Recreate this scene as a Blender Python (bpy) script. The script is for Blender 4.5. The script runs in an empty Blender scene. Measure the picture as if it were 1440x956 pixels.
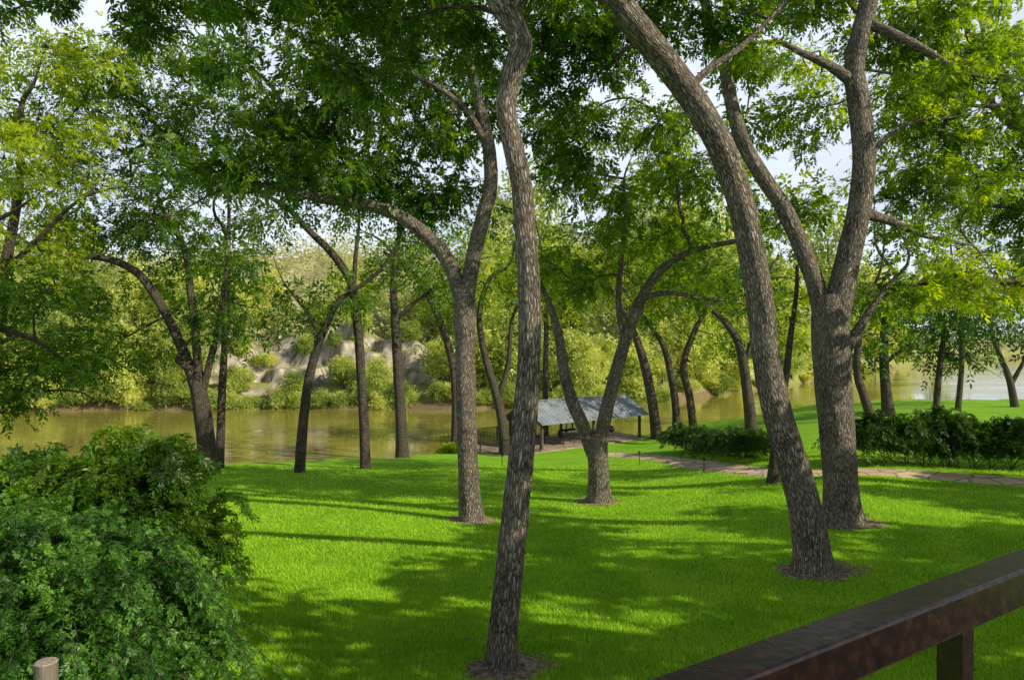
import bpy, math, random
import numpy as np
from mathutils import Vector
rng = np.random.default_rng(11); random.seed(11)
S = bpy.context.scene; COL = S.collection
F = 960.0; CX = 720.0; CY = 478.0; ZC = 10.5
def at(px, py, Y): return np.array([(px-CX)/F*Y, Y, ZC-(py-CY)/F*Y])
def sm(a, b, x):
    t = np.clip((x-a)/(b-a), 0, 1); return t*t*(3-2*t)
def nrm(v): return v/np.maximum(np.linalg.norm(v, axis=-1, keepdims=True), 1e-9)

# ------------------------------------------------------------------ terrain
PC = np.array([2.42, 55.3]); PA = np.array([.79, .613]); PB = np.array([-.613, .79]); PADD = 8.95
EU = [-2.2, -.75, -.4, -.2, -.05, 0, .15, .22, .4, .7, 2.2]
EV = [36, 41, 43, 46, 55, 62, 67, 77, 83, 86, 95]
FU = [-2.2, -.75, .1, .25, .38, .5, .7, 1, 2.2]
FV = [110, 100, 103, 118, 145, 200, 360, 480, 560]
_r = np.random.default_rng(5); NW = [(_r.uniform(.15, 2.6), _r.uniform(-1.2, 1.2), _r.uniform(0, 6.28)) for _ in range(14)]
def rag(x, z=0):
    s = 0
    for fx, fz, ph in NW: s = s+np.sin(fx*x+fz*z+ph)/(1+fx)
    return s
def depth(x, Y):
    x = np.asarray(x, float); Y = np.asarray(Y, float)
    u = x/np.maximum(Y, 12)
    slope = .09-.055*sm(.1, .55, u)
    d = 4.8+slope*(np.maximum(Y, -5)-10)
    d = d+.05*np.sin(x*.45+1)*np.sin(Y*.33)+.03*np.sin(x*.9+Y*.7)
    E = np.interp(u, EU, EV)+1.2*np.sin(x*.4)+.6*np.sin(x*1.1+2)
    d = d+(11.9-d)*sm(E, E+9, Y)
    qx = x-PC[0]; qy = Y-PC[1]
    la = qx*PA[0]+qy*PA[1]; lb = qx*PB[0]+qy*PB[1]
    out = np.hypot(np.maximum(np.maximum(-4.6-la, la-13), 0), np.maximum(np.maximum(-.9-lb, lb-5.6), 0))
    d = d+(PADD-d)*(1-sm(0, 3, out))
    Fb = np.interp(u, FU, FV)+1.5*np.sin(x*.13)+1.0*np.sin(x*.31+1)
    bl = sm(-.6, -.46, u)*(1-sm(-.14, -.02, u))
    cl = (3.2+4.6*bl)*(1+.18*np.sin(x*.23+2)+.12*np.sin(x*.61))
    H = 27-12*sm(.1, .45, u)-11*sm(.45, .62, u)
    r1 = 1.0*rag(x*.5); r2 = 1.0*rag(x*.45+31); r3 = 1.0*rag(x*.5-17)
    far = 11.9-2.2*sm(Fb, Fb+4, Y)-2.6*sm(Fb+3, Fb+9, Y)
    far = far-.3*cl*sm(Fb+9+r1, Fb+10.4+r1, Y)-.4*cl*sm(Fb+11.5+r2, Fb+13+r2, Y)-.3*cl*sm(Fb+14+r3, Fb+15.5+r3, Y)
    far = far-H*sm(Fb+17, Fb+125, Y)*(1+.12*np.sin(x*.03+1)+.08*np.sin(x*.071))
    return np.where(Y > Fb-.5, far, d)
def gz(x, y): return float(ZC-depth(x, y))
def hitY(px, row):
    u = (px-CX)/F; Ys = np.arange(7, 100, .05)
    rows = CY+F*depth(u*Ys, Ys)/Ys
    i = np.argmax(rows <= row); return float(Ys[i])

# ------------------------------------------------------------------ materials
def mat(name):
    m = bpy.data.materials.new(name); m.use_nodes = True
    nt = m.node_tree; nt.nodes.clear()
    out = nt.nodes.new('ShaderNodeOutputMaterial')
    return m, nt, out
def N(nt, t, **kw):
    n = nt.nodes.new(t)
    for k, v in kw.items():
        if k in n.inputs.keys(): n.inputs[k].default_value = v
        else: setattr(n, k, v)
    return n
def ramp(nt, fac, stops):
    r = nt.nodes.new('ShaderNodeValToRGB'); e = r.color_ramp.elements
    while len(e) < len(stops): e.new(.5)
    for el, (p, c) in zip(e, stops): el.position = p; el.color = (*c, 1)
    nt.links.new(fac, r.inputs[0]); return r.outputs[0]
def math_(nt, op, a, b):
    n = nt.nodes.new('ShaderNodeMath'); n.operation = op
    for i, v in enumerate((a, b)):
        if isinstance(v, (int, float)): n.inputs[i].default_value = v
        else: nt.links.new(v, n.inputs[i])
    return n.outputs[0]
def principled(nt, out, color, rough=.7, metal=0, spec=.3, bump=None, bstr=.5, bdist=.02):
    p = N(nt, 'ShaderNodeBsdfPrincipled', Roughness=rough, Metallic=metal)
    p.inputs['Specular IOR Level'].default_value = spec
    if isinstance(color, tuple): p.inputs['Base Color'].default_value = (*color, 1)
    else: nt.links.new(color, p.inputs['Base Color'])
    if bump is not None:
        b = N(nt, 'ShaderNodeBump', Strength=bstr, Distance=bdist)
        nt.links.new(bump, b.inputs['Height']); nt.links.new(b.outputs[0], p.inputs['Normal'])
    nt.links.new(p.outputs[0], out.inputs[0]); return p
def leaf_mat(name, dark, mid, light, trans=.45, sc=.9, objr=0.0):
    m, nt, out = mat(name)
    g = N(nt, 'ShaderNodeNewGeometry')
    no = N(nt, 'ShaderNodeTexNoise', Scale=sc, Detail=1.0)
    nt.links.new(g.outputs['Position'], no.inputs['Vector'])
    f = math_(nt, 'ADD', math_(nt, 'MULTIPLY', no.outputs[0], 1.5), math_(nt, 'MULTIPLY', g.outputs['Random Per Island'], .5))
    f = math_(nt, 'SUBTRACT', f, .50)
    if objr:
        oi = N(nt, 'ShaderNodeObjectInfo'); f = math_(nt, 'ADD', f, math_(nt, 'MULTIPLY', math_(nt, 'SUBTRACT', oi.outputs['Random'], .5), objr))
    c = ramp(nt, f, [(0.05, dark), (.5, mid), (.95, light)])
    p = N(nt, 'ShaderNodeBsdfDiffuse'); nt.links.new(c, p.inputs['Color'])
    t = N(nt, 'ShaderNodeBsdfTranslucent')
    hs = N(nt, 'ShaderNodeHueSaturation', Saturation=1.1, Value=2.4, Hue=.482)
    nt.links.new(c, hs.inputs['Color']); nt.links.new(hs.outputs[0], t.inputs['Color'])
    mx = N(nt, 'ShaderNodeMixShader'); mx.inputs[0].default_value = trans
    nt.links.new(p.outputs[0], mx.inputs[1]); nt.links.new(t.outputs[0], mx.inputs[2])
    gl = N(nt, 'ShaderNodeBsdfGlossy', Roughness=.42); gl.inputs['Color'].default_value = (1, 1, .85, 1)
    m2 = N(nt, 'ShaderNodeMixShader'); m2.inputs[0].default_value = .022
    nt.links.new(mx.outputs[0], m2.inputs[1]); nt.links.new(gl.outputs[0], m2.inputs[2])
    nt.links.new(m2.outputs[0], out.inputs[0]); return m
L_DARK = leaf_mat('leaf_dark', (.015, .045, .006), (.048, .122, .011), (.17, .28, .022), .45)  # dark leaf copy, canopy shade partly put into the green
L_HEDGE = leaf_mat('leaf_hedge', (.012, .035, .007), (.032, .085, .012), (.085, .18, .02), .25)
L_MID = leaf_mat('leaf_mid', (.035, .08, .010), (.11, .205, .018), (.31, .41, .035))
L_SUN = leaf_mat('leaf_sun_tint', (.06, .12, .010), (.20, .29, .022), (.48, .53, .045), .5)  # yellow-green leaf copy, sunlight on the crowns put into the colour
L_SHRUB = leaf_mat('leaf_shrub', (.014, .047, .009), (.05, .145, .018), (.18, .36, .045), .33, 1.8)
L_FAR = leaf_mat('leaf_far', (.12, .185, .04), (.32, .39, .085), (.58, .60, .18), .33, .3, .6)  # leaf green lightened with painted distance haze and sun, varied per tree
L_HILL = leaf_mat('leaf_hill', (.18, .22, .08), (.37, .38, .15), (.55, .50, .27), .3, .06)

def bark_mat(name, lo, hi):
    m, nt, out = mat(name)
    a = N(nt, 'ShaderNodeAttribute', attribute_name='bark')
    mp = N(nt, 'ShaderNodeMapping'); mp.inputs['Scale'].default_value = (25, 25, 5.0)
    nt.links.new(a.outputs['Vector'], mp.inputs['Vector'])
    no = N(nt, 'ShaderNodeTexNoise', Scale=1.0, Detail=3.0)
    nt.links.new(mp.outputs[0], no.inputs['Vector'])
    mixv = N(nt, 'ShaderNodeVectorMath', operation='MULTIPLY_ADD')
    mixv.inputs[1].default_value = (1.7, 1.7, 1.7)
    nt.links.new(no.outputs['Color'], mixv.inputs[0]); nt.links.new(mp.outputs[0], mixv.inputs[2])
    vo = N(nt, 'ShaderNodeTexVoronoi', feature='DISTANCE_TO_EDGE', Scale=1.0)
    nt.links.new(mixv.outputs[0], vo.inputs['Vector'])
    n2 = N(nt, 'ShaderNodeTexNoise', Scale=2.5, Detail=4.0); nt.links.new(mp.outputs[0], n2.inputs['Vector'])
    n3 = N(nt, 'ShaderNodeTexNoise', Scale=1.6, Detail=2.0); nt.links.new(a.outputs['Vector'], n3.inputs['Vector'])
    h = math_(nt, 'ADD', math_(nt, 'MINIMUM', math_(nt, 'MULTIPLY', vo.outputs[0], 2.4), 1.0), math_(nt, 'MULTIPLY', n2.outputs[0], .5))
    f = math_(nt, 'ADD', math_(nt, 'MULTIPLY', h, .70), math_(nt, 'SUBTRACT', math_(nt, 'MULTIPLY', n3.outputs[0], .35), .19))
    c = ramp(nt, f, [(.10, lo), (.45, tuple((x+y)*.43 for x, y in zip(lo, hi))), (.95, hi)])
    principled(nt, out, c, .9, 0, .15, h, 1.0, .06); return m
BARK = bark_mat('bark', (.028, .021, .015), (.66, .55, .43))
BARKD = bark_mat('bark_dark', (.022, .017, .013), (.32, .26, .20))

def noise_mat(name, cols, scale, rough=.8, metal=0, spec=.3, bstr=.4, bdist=.02, stretch=(1, 1, 1), detail=5.0):
    m, nt, out = mat(name)
    tc = N(nt, 'ShaderNodeNewGeometry'); mp = N(nt, 'ShaderNodeMapping'); mp.inputs['Scale'].default_value = stretch
    nt.links.new(tc.outputs['Position'], mp.inputs['Vector'])
    no = N(nt, 'ShaderNodeTexNoise', Scale=scale, Detail=detail); nt.links.new(mp.outputs[0], no.inputs['Vector'])
    k = len(cols)
    c = ramp(nt, no.outputs[0], [(.3+.4*i/(k-1), cc) for i, cc in enumerate(cols)])
    principled(nt, out, c, rough, metal, spec, no.outputs[0], bstr, bdist); return m
M_RUST = noise_mat('rusty_steel', [(.008, .0045, .004), (.014, .007, .006), (.036, .016, .010)], 40, .27, .3, .5, .5, .003, detail=12.0)
M_BLACK = noise_mat('black_iron', [(.012, .012, .013), (.03, .03, .032)], 20, .5, .4, .4)
M_POST = noise_mat('timber', [(.06, .04, .028), (.13, .09, .06)], 6, .8, stretch=(1, 1, .2))
M_ROOF = noise_mat('roof_metal', [(.24, .265, .30), (.37, .40, .44)], 1.2, .45, .3, .5, .1, .01)
M_LOGEND = noise_mat('cut_log', [(.22, .175, .13), (.44, .36, .28)], 45, .85, bstr=.8)
M_LOG = noise_mat('log', [(.09, .07, .055), (.27, .22, .17)], 22, .9, stretch=(1, 1, .12), bstr=.8)
M_DIRT = noise_mat('dirt', [(.09, .06, .04), (.27, .19, .125), (.50, .38, .27)], 11, .95, bstr=1, bdist=.07)
M_DECK = noise_mat('deck_boards', [(.10, .07, .05), (.2, .15, .11)], 5, .8, stretch=(.2, 3, 1))
M_DRY = noise_mat('dry_leaf', [(.12, .07, .035), (.32, .20, .10)], 3, .8)

def stone_mat(name, sc, c0, c1):
    m, nt, out = mat(name)
    g = N(nt, 'ShaderNodeNewGeometry')
    v1 = N(nt, 'ShaderNodeTexVoronoi', feature='DISTANCE_TO_EDGE', Scale=sc); v2 = N(nt, 'ShaderNodeTexVoronoi', Scale=sc)
    nt.links.new(g.outputs['Position'], v1.inputs['Vector']); nt.links.new(g.outputs['Position'], v2.inputs['Vector'])
    no = N(nt, 'ShaderNodeTexNoise', Scale=7.0, Detail=5.0); nt.links.new(g.outputs['Position'], no.inputs['Vector'])
    sx = N(nt, 'ShaderNodeSeparateColor'); nt.links.new(v2.outputs['Color'], sx.inputs[0])
    f = math_(nt, 'ADD', math_(nt, 'MULTIPLY', sx.outputs[0], .5), math_(nt, 'MULTIPLY', no.outputs[0], .6))
    c = ramp(nt, f, [(.2, c0), (.9, c1)])
    e = math_(nt, 'MINIMUM', math_(nt, 'MULTIPLY', v1.outputs[0], 14.0), 1.0)
    mx = N(nt, 'ShaderNodeMix', data_type='RGBA'); mx.inputs[6].default_value = (.2, .14, .085, 1)
    nt.links.new(e, mx.inputs[0]); nt.links.new(c, mx.inputs[7])
    principled(nt, out, mx.outputs[2], .85, 0, .2, e, .6, .02); return m
M_FLAG = stone_mat('flagstone', 1.1, (.50, .345, .20), (.76, .58, .39))
M_PATIO = stone_mat('patio_stone', 1.2, (.24, .18, .13), (.42, .33, .25))

m, nt, out = mat('ground'); M_GROUND = m
a = N(nt, 'ShaderNodeAttribute', attribute_name='gcol'); g = N(nt, 'ShaderNodeNewGeometry')
n1 = N(nt, 'ShaderNodeTexNoise', Scale=.55, Detail=4.0); n2 = N(nt, 'ShaderNodeTexNoise', Scale=22.0, Detail=3.0); n3 = N(nt, 'ShaderNodeTexNoise', Scale=4.0, Detail=3.0)
for n in (n1, n2, n3): nt.links.new(g.outputs['Position'], n.inputs['Vector'])
s = math_(nt, 'ADD', math_(nt, 'MULTIPLY', n1.outputs[0], .7), math_(nt, 'MULTIPLY', n2.outputs[0], 1.0))
s = math_(nt, 'ADD', s, math_(nt, 'SUBTRACT', math_(nt, 'MULTIPLY', n3.outputs[0], .6), .2))
vm = N(nt, 'ShaderNodeVectorMath', operation='SCALE'); nt.links.new(a.outputs['Vector'], vm.inputs[0]); nt.links.new(s, vm.inputs['Scale'])
principled(nt, out, vm.outputs[0], .9, 0, .1, n2.outputs[0], .7, .05)

m, nt, out = mat('grass_blades'); M_GRASS = m
g = N(nt, 'ShaderNodeNewGeometry'); no = N(nt, 'ShaderNodeTexNoise', Scale=.7, Detail=3.0); nt.links.new(g.outputs['Position'], no.inputs['Vector'])
f = math_(nt, 'ADD', math_(nt, 'MULTIPLY', no.outputs[0], .8), math_(nt, 'MULTIPLY', g.outputs['Random Per Island'], .5))
c = ramp(nt, f, [(.25, (.16, .35, .015)), (.6, (.37, .63, .03)), (.95, (.60, .80, .07))])
p = N(nt, 'ShaderNodeBsdfDiffuse'); nt.links.new(c, p.inputs['Color'])
t = N(nt, 'ShaderNodeBsdfTranslucent'); nt.links.new(c, t.inputs['Color'])
mx = N(nt, 'ShaderNodeMixShader'); mx.inputs[0].default_value = .4
nt.links.new(p.outputs[0], mx.inputs[1]); nt.links.new(t.outputs[0], mx.inputs[2]); nt.links.new(mx.outputs[0], out.inputs[0])

m, nt, out = mat('river_water'); M_WATER = m
g = N(nt, 'ShaderNodeNewGeometry'); mp = N(nt, 'ShaderNodeMapping'); mp.inputs['Scale'].default_value = (.5, 1.3, 1)
nt.links.new(g.outputs['Position'], mp.inputs['Vector'])
no = N(nt, 'ShaderNodeTexNoise', Scale=1.0, Detail=4.0); nt.links.new(mp.outputs[0], no.inputs['Vector'])
mk = N(nt, 'ShaderNodeTexNoise', Scale=.09, Detail=3.0); nt.links.new(mp.outputs[0], mk.inputs['Vector'])
mkr = ramp(nt, mk.outputs[0], [(.40, (.08, .08, .08)), (.58, (1, 1, 1))])
hh = math_(nt, 'MULTIPLY', no.outputs[0], mkr)
p = principled(nt, out, (.28, .24, .05), .02, 0, 1.0, hh, .5, .10); p.inputs['IOR'].default_value = 1.6

# ------------------------------------------------------------------ object helpers
def mesh_np(name, V, Q, material, parent=None, smooth=False, bark=None, origin=None):
    V = np.asarray(V, np.float32).reshape(-1, 3); Q = np.asarray(Q, np.int32)
    if origin is not None: V = V-np.asarray(origin, np.float32)
    k = Q.shape[1]; nf = len(Q)
    me = bpy.data.meshes.new(name)
    me.vertices.add(len(V)); me.vertices.foreach_set('co', V.ravel())
    me.loops.add(nf*k); me.loops.foreach_set('vertex_index', Q.ravel())
    me.polygons.add(nf); me.polygons.foreach_set('loop_start', np.arange(0, nf*k, k, dtype=np.int32))
    try: me.polygons.foreach_set('loop_total', np.full(nf, k, np.int32))
    except Exception: pass
    me.polygons.foreach_set('use_smooth', np.full(nf, smooth, bool))
    if bark is not None:
        at_ = me.attributes.new('bark', 'FLOAT_VECTOR', 'POINT'); at_.data.foreach_set('vector', np.asarray(bark, np.float32).ravel())
    me.update(calc_edges=True); me.materials.append(material)
    o = bpy.data.objects.new(name, me); COL.objects.link(o)
    if parent is not None: o.parent = parent
    return o
def tag(o, label=None, cat=None, group=None, kind=None):
    if label: o['label'] = label
    if cat: o['category'] = cat
    if group: o['group'] = group
    if kind: o['kind'] = kind
    return o
def thing(name, label, cat, loc, group=None):
    o = bpy.data.objects.new(name, None); COL.objects.link(o); o.location = [float(v) for v in loc]; o.empty_display_size = .2
    return tag(o, label, cat, group)
class MB:
    def __init__(s): s.V = []; s.P = []
    def add(s, V, P):
        b = len(s.V); s.V += [tuple(map(float, v)) for v in V]; s.P += [tuple(b+i for i in p) for p in P]
    def obox(s, c, ax, ay, az):
        c, ax, ay, az = map(np.array, (c, ax, ay, az)); V = [c+i*ax+j*ay+k*az for i in (-1, 1) for j in (-1, 1) for k in (-1, 1)]
        s.add(V, [(0, 1, 3, 2), (4, 6, 7, 5), (0, 4, 5, 1), (2, 3, 7, 6), (0, 2, 6, 4), (1, 5, 7, 3)])
    def cyl(s, p0, p1, r0, r1=None, n=12):
        r1 = r0 if r1 is None else r1; p0 = np.array(p0, float); p1 = np.array(p1, float); d = nrm(p1-p0)
        x = nrm(np.cross(d, [0, 0, 1.] if abs(d[2]) < .9 else [1., 0, 0])); y = np.cross(d, x); V = []
        for i in range(n):
            a = 2*math.pi*i/n; w = math.cos(a)*x+math.sin(a)*y; V += [p0+w*r0, p1+w*r1]
        P = [(2*i, 2*((i+1) % n), 2*((i+1) % n)+1, 2*i+1) for i in range(n)]
        P += [tuple(2*i for i in range(n))[::-1], tuple(2*i+1 for i in range(n))]
        s.add(V, P)
    def lathe(s, c, prof, n=16):
        V = []; P = []
        for (r, z) in prof:
            for i in range(n):
                a = 2*math.pi*i/n; V.append((c[0]+r*math.cos(a), c[1]+r*math.sin(a), c[2]+z))
        for j in range(len(prof)-1):
            for i in range(n):
                P.append((j*n+i, j*n+(i+1) % n, (j+1)*n+(i+1) % n, (j+1)*n+i))
        s.add(V, P)
    def build(s, name, material, parent=None, bevel=0):
        me = bpy.data.meshes.new(name); o0 = np.array(parent.location) if parent is not None and parent.type == 'EMPTY' else np.zeros(3)
        me.from_pydata([tuple(np.array(v)-o0) for v in s.V], [], s.P); me.update(); me.materials.append(material)
        o = bpy.data.objects.new(name, me); COL.objects.link(o)
        if parent is not None: o.parent = parent
        if bevel:
            b = o.modifiers.new('bevel', 'BEVEL'); b.width = bevel; b.segments = 2
        return o

# ------------------------------------------------------------------ vegetation tools
def leaves(P, D, L, k, wr=.21):
    n = len(P); D = nrm(D); L = np.broadcast_to(np.asarray(L, float), (n,))[:, None]
    up = np.array([0, 0, 1.])+rng.normal(0, .6, (n, 3)); s = nrm(np.cross(D, up)); nn = np.cross(s, D)
    A = []
    for i in range(2*k+1):
        last = (i == 2*k)
        t = 1.0 if last else (i//2+.8)/(k+.3)
        side = 1 if i % 2 else -1
        b = P+D*L*t*.62; b[:, 2] -= (.22*L*t*t)[:, 0]
        ld = D.copy() if last else nrm(s*side*.85+D*.5+rng.normal(0, .2, (n, 3)))
        ld[:, 2] -= .2; ld = nrm(ld)
        ll = L*.46*(1-.35*abs(t-.55))*rng.uniform(.7, 1.2, (n, 1)); w = ll*wr
        pv = nrm(np.cross(nn, ld))
        m_ = b+ld*ll*.45
        tip = b+ld*ll; tip[:, 2] -= (.12*ll)[:, 0]
        A.append(np.stack([b, m_+pv*w, tip, m_-pv*w], 1))
    V = np.stack(A, 1).reshape(-1, 3)
    return V, np.arange(len(V)).reshape(-1, 4)
def catmull(pts, step):
    pts = np.asarray(pts, float); m = len(pts)
    ext = np.vstack([2*pts[0]-pts[1], pts, 2*pts[-1]-pts[-2]]); outp = []
    for i in range(m-1):
        p0, p1, p2, p3 = ext[i:i+4]
        n = max(2, int(np.linalg.norm((p2-p1)[:3])/step))
        for t in np.arange(n)/n:
            outp.append(.5*((2*p1)+(-p0+p2)*t+(2*p0-5*p1+4*p2-p3)*t*t+(-p0+3*p1-3*p2+p3)*t**3))
    outp.append(pts[-1]); return np.array(outp)
def tube(P, R, sides, rough=0., flare=0., seed=0., s_off=0.):
    P = np.asarray(P, float); R = np.asarray(R, float); n = len(P)
    T = nrm(np.gradient(P, axis=0)); x = nrm(np.cross(T[0], [0., 1., .01])); X = []
    for i in range(n):
        x = nrm(x-T[i]*np.dot(x, T[i])); X.append(x)
    X = np.array(X); Y = np.cross(T, X)
    s = np.concatenate([[0], np.cumsum(np.linalg.norm(np.diff(P, axis=0), axis=1))])
    th = np.linspace(0, 2*np.pi, sides, endpoint=False); rad = np.repeat(R[:, None], sides, 1)
    if flare:
        lob = 1+.35*np.sin(3*th+seed)+.2*np.sin(5*th+2*seed)
        rad = rad*(1+flare*np.exp(-s/(1.1*R[0]))[:, None]*lob[None])
    if rough:
        q = np.zeros_like(rad)
        for mm, am, fr in ((1, .3, .6), (2, .3, 1.3), (3, .35, 2.7), (5, .35, 3.1), (8, .3, 2.3), (11, .3, 4.1), (14, .25, 3.7)):
            q += am*np.sin(mm*th[None]+seed*mm*1.7+1.5*np.sin(fr*s[:, None]/(R[0]*4)+mm))*np.sin(fr*s[:, None]/(R[0]*2.4)+mm*2.1+seed)
        rad = rad*(1+rough*q)
    V = P[:, None]+rad[..., None]*(np.cos(th)[None, :, None]*X[:, None]+np.sin(th)[None, :, None]*Y[:, None])
    B = np.stack([np.cos(th)[None]*R[:, None], np.sin(th)[None]*R[:, None], np.repeat((s+s_off)[:, None], sides, 1)], -1)
    i, j = np.meshgrid(np.arange(n-1), np.arange(sides), indexing='ij'); j2 = (j+1) % sides
    Q = np.stack([i*sides+j, i*sides+j2, (i+1)*sides+j2, (i+1)*sides+j], -1).reshape(-1, 4)
    return V.reshape(-1, 3), Q, B.reshape(-1, 3)
def join(parts):
    V = []; Q = []; B = []; b = 0
    for p in parts:
        V.append(p[0]); Q.append(p[1]+b); b += len(p[0])
        if len(p) > 2: B.append(p[2])
    return np.vstack(V), np.vstack(Q), (np.vstack(B) if B else None)
TREEB = []
DENS = 2.3
def tree(label, limbs, crowns, leaf=L_MID, bark=BARK, Y=None, per=58, k=4, rough=.05, group=None, flare=.35, name='pecan_tree', ws=1.0, lf=.86):
    b = limbs[0][0]
    Y0 = hitY(b[0], b[1]) if Y is None else Y
    bx = (b[0]-CX)/F*Y0; base = np.array([bx, Y0, gz(bx, Y0)])
    root = thing(name, label, 'tree', base, group)
    ctrl = []; sides0 = 36 if Y0 < 30 else 14
    for li, lm in enumerate(limbs):
        pts = []
        for q in lm:
            y = Y0+(q[3] if len(q) > 3 else 0); pts.append(np.append(at(q[0], q[1], y), q[2]*ws/2/F*y))
        pts = np.array(pts)
        if pts[-1, 3]*2*F/Y0 > 2.5 and not (li == 0 and lm[-1][2] > 17):      # taper the end out into a fine branch
            d = pts[-1, :3]-pts[-2, :3]; d = d/np.linalg.norm(d)*60/F*Y0; r_ = pts[-1, 3]
            e1 = pts[-1, :3]+d*.8+rng.normal(0, .2, 3)*np.linalg.norm(d); e2 = e1+d*.8+rng.normal(0, .35, 3)*np.linalg.norm(d)
            pts = np.vstack([pts, np.append(e1, r_*.6), np.append(e2, r_*.15)])
        if li == 0:
            r0 = pts[0, 3]; pts[0, :3] = base; pts = np.vstack([np.append(base-[0, 0, .25], r0), pts])
        c = catmull(pts, .1 if Y0 < 16 else (.16 if Y0 < 30 else .4)); c[:, 3] = np.maximum(c[:, 3], .008)
        sd = sides0 if li == 0 else max(8, sides0-12)
        if Y0 < 21 and li < 3: sd = 48
        V, Q, Bk = tube(c[:, :3], c[:, 3], sd, rough if c[0, 3] > .05 else .0, flare if li == 0 else 0, li*1.3+Y0, li*7.)
        mesh_np('trunk' if li == 0 else 'limb', V, Q, bark, root, True, Bk, base)
        ctrl.append(c[len(c)//3:, :] if li == 0 else c[len(c)//4:, :])
    TREEB.append((base, limbs[0][0][2]*ws/2/F*Y0))
    LP = np.vstack(ctrl)[:, :3]
    cr_px = 36 if Y0 < 16 else 40
    C = []; CR = []
    for (cx, cy, rx, ry, dY, rY, dens) in crowns:
        y = Y0+dY; c0 = at(cx, cy, y); ra = np.array([rx/F*y, rY, ry/F*y]); r = cr_px/F*y
        n = max(2, int(DENS*dens*rx*ry/cr_px**2))
        d = nrm(rng.normal(0, 1, (n, 3)))*rng.uniform(.1, 1, (n, 1))**.42
        C.append(c0+d*ra); CR.append(r*rng.uniform(.5, 1.15, n))
    C = np.vstack(C); CR = np.concatenate(CR)
    dist = np.array([np.min(np.linalg.norm(LP-c, axis=1)) for c in C]); order = np.argsort(dist)
    pos = [p for p in LP]; par = {}; nl = len(LP); idx = {}
    for o in order:
        A = np.array(pos); dd = np.linalg.norm(A-C[o], axis=1)*np.where(np.arange(len(A)) < nl, 1.15, 1.0); j = int(np.argmin(dd))
        par[o] = j; idx[o] = len(pos); pos.append(C[o])
    cnt = np.ones(len(pos))
    for o in order[::-1]:
        if par[o] >= nl: cnt[par[o]] += cnt[idx[o]]
    tw = []
    for o in order:
        p0 = pos[par[o]]; p1 = C[o]; dl = np.linalg.norm(p1-p0)
        if dl < .02: continue
        mid = (p0+p1)/2+rng.normal(0, .12*dl, 3)+[0, 0, .06*dl]
        c = catmull(np.array([p0, mid, p1]), max(dl/4, .05))
        r = .0036*Y0**.6*min(math.sqrt(cnt[idx[o]]), 5)
        tw.append(tube(c, np.linspace(r, r*.6, len(c)), 6))
    n = len(C)*per; ci = np.repeat(np.arange(len(C)), per); r = CR[ci][:, None]
    off = rng.normal(0, 1, (n, 3))*[.55, .55, .36]*r; P = C[ci]+off
    D = nrm(off)+rng.normal(0, .5, (n, 3))+[0, 0, -.2]
    Lf = .088*Y0**.6*lf*rng.uniform(.7, 1.2, n)
    V, Q = leaves(P, D, Lf, k)
    crown = mesh_np('crown', V, Q, leaf, root, False, None, base)
    if tw:
        V, Q, Bk = join(tw); mesh_np('twigs', V, Q, bark, crown, True, Bk, base)
    return root
def shrub(name, label, cat, base, ells, nf, L, k, leaf, group=None, shell=.22, up=.15, sprays=0, spl=.8, lump=1.0):
    base = np.array(base, float); root = thing(name, label, cat, base, group)
    w = np.array([e[1][0]*e[1][2]+e[1][1]*e[1][2] for e in ells]); w = w/w.sum(); VV = []; st = []
    for (c, r), ww in zip(ells, w):
        c = np.array(c, float); r = np.array(r, float); n = int(nf*ww)
        d = nrm(rng.normal(0, 1, (n, 3))); d[:, 2] = np.where(d[:, 2] < -.3, -d[:, 2], d[:, 2])
        def lumpf(d): return 1+lump*(.18*np.sin(d[..., 0]*7+c[0]*3)*np.sin(d[..., 2]*6+c[1])+.15*np.sin(d[..., 1]*13+d[..., 0]*11)+.10*np.sin(d[..., 2]*17+d[..., 0]*5))
        P = c+d*r*(lumpf(d)*rng.uniform(1-shell*2.2, 1, n))[:, None]
        D = d+rng.normal(0, .55, (n, 3))+[0, 0, up-.25]
        VV.append(leaves(P, D, L*rng.uniform(.6, 1.2, n), k))
        for q in range(int(sprays*ww)):
            dd = nrm(rng.normal(0, 1, 3)); dd[1] = -abs(dd[1])*.5; dd[2] = abs(dd[2])+.05; dd = nrm(dd)
            p0 = c+dd*r*lumpf(dd)*.85; Ls = spl*rng.uniform(.4, 1.4); hd = nrm(dd*[1, 1, .6]+rng.normal(0, .25, 3)+[0, 0, .45])
            tt = np.linspace(0, 1, 13)[:, None]; arc = p0+hd*Ls*tt+np.array([0, 0, -1.])*Ls*.95*tt**2.2
            st.append(tube(arc, np.linspace(.006, .002, 13), 5)); tg = nrm(np.gradient(arc, axis=0)); sd_ = nrm(np.cross(tg, [0, 0, 1.]))
            PP = np.vstack([arc[1:], arc[1:]]); Dd = np.vstack([tg[1:]*.7+sd_[1:]*.9, tg[1:]*.7-sd_[1:]*.9])+rng.normal(0, .2, (24, 3))
            VV.append(leaves(PP, Dd, L*.95*rng.uniform(.6, 1.1, 24), k))
        for q in range(7):
            tip = c+nrm(rng.normal(0, 1, 3))*r*.8; b0 = base+[(c[0]-base[0])*.7+rng.normal(0, .1), (c[1]-base[1])*.7, 0]
            b0[2] = gz(b0[0], b0[1])-.05
            mid = (b0+tip)/2+rng.normal(0, .12, 3); cc = catmull(np.array([b0, mid, tip]), .15)
            st.append(tube(cc, np.linspace(.018, .006, len(cc)), 6))
    V, Q, _ = join(VV); f = mesh_np('foliage', V, Q, leaf, root, False, None, base)
    V, Q, Bk = join(st); mesh_np('stems', V, Q, BARKD, root, True, Bk, base)
    return root
def pe(px, py, rx, ry, Y, rY): return (at(px, py, Y), (rx/F*Y, rY, ry/F*Y))

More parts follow.
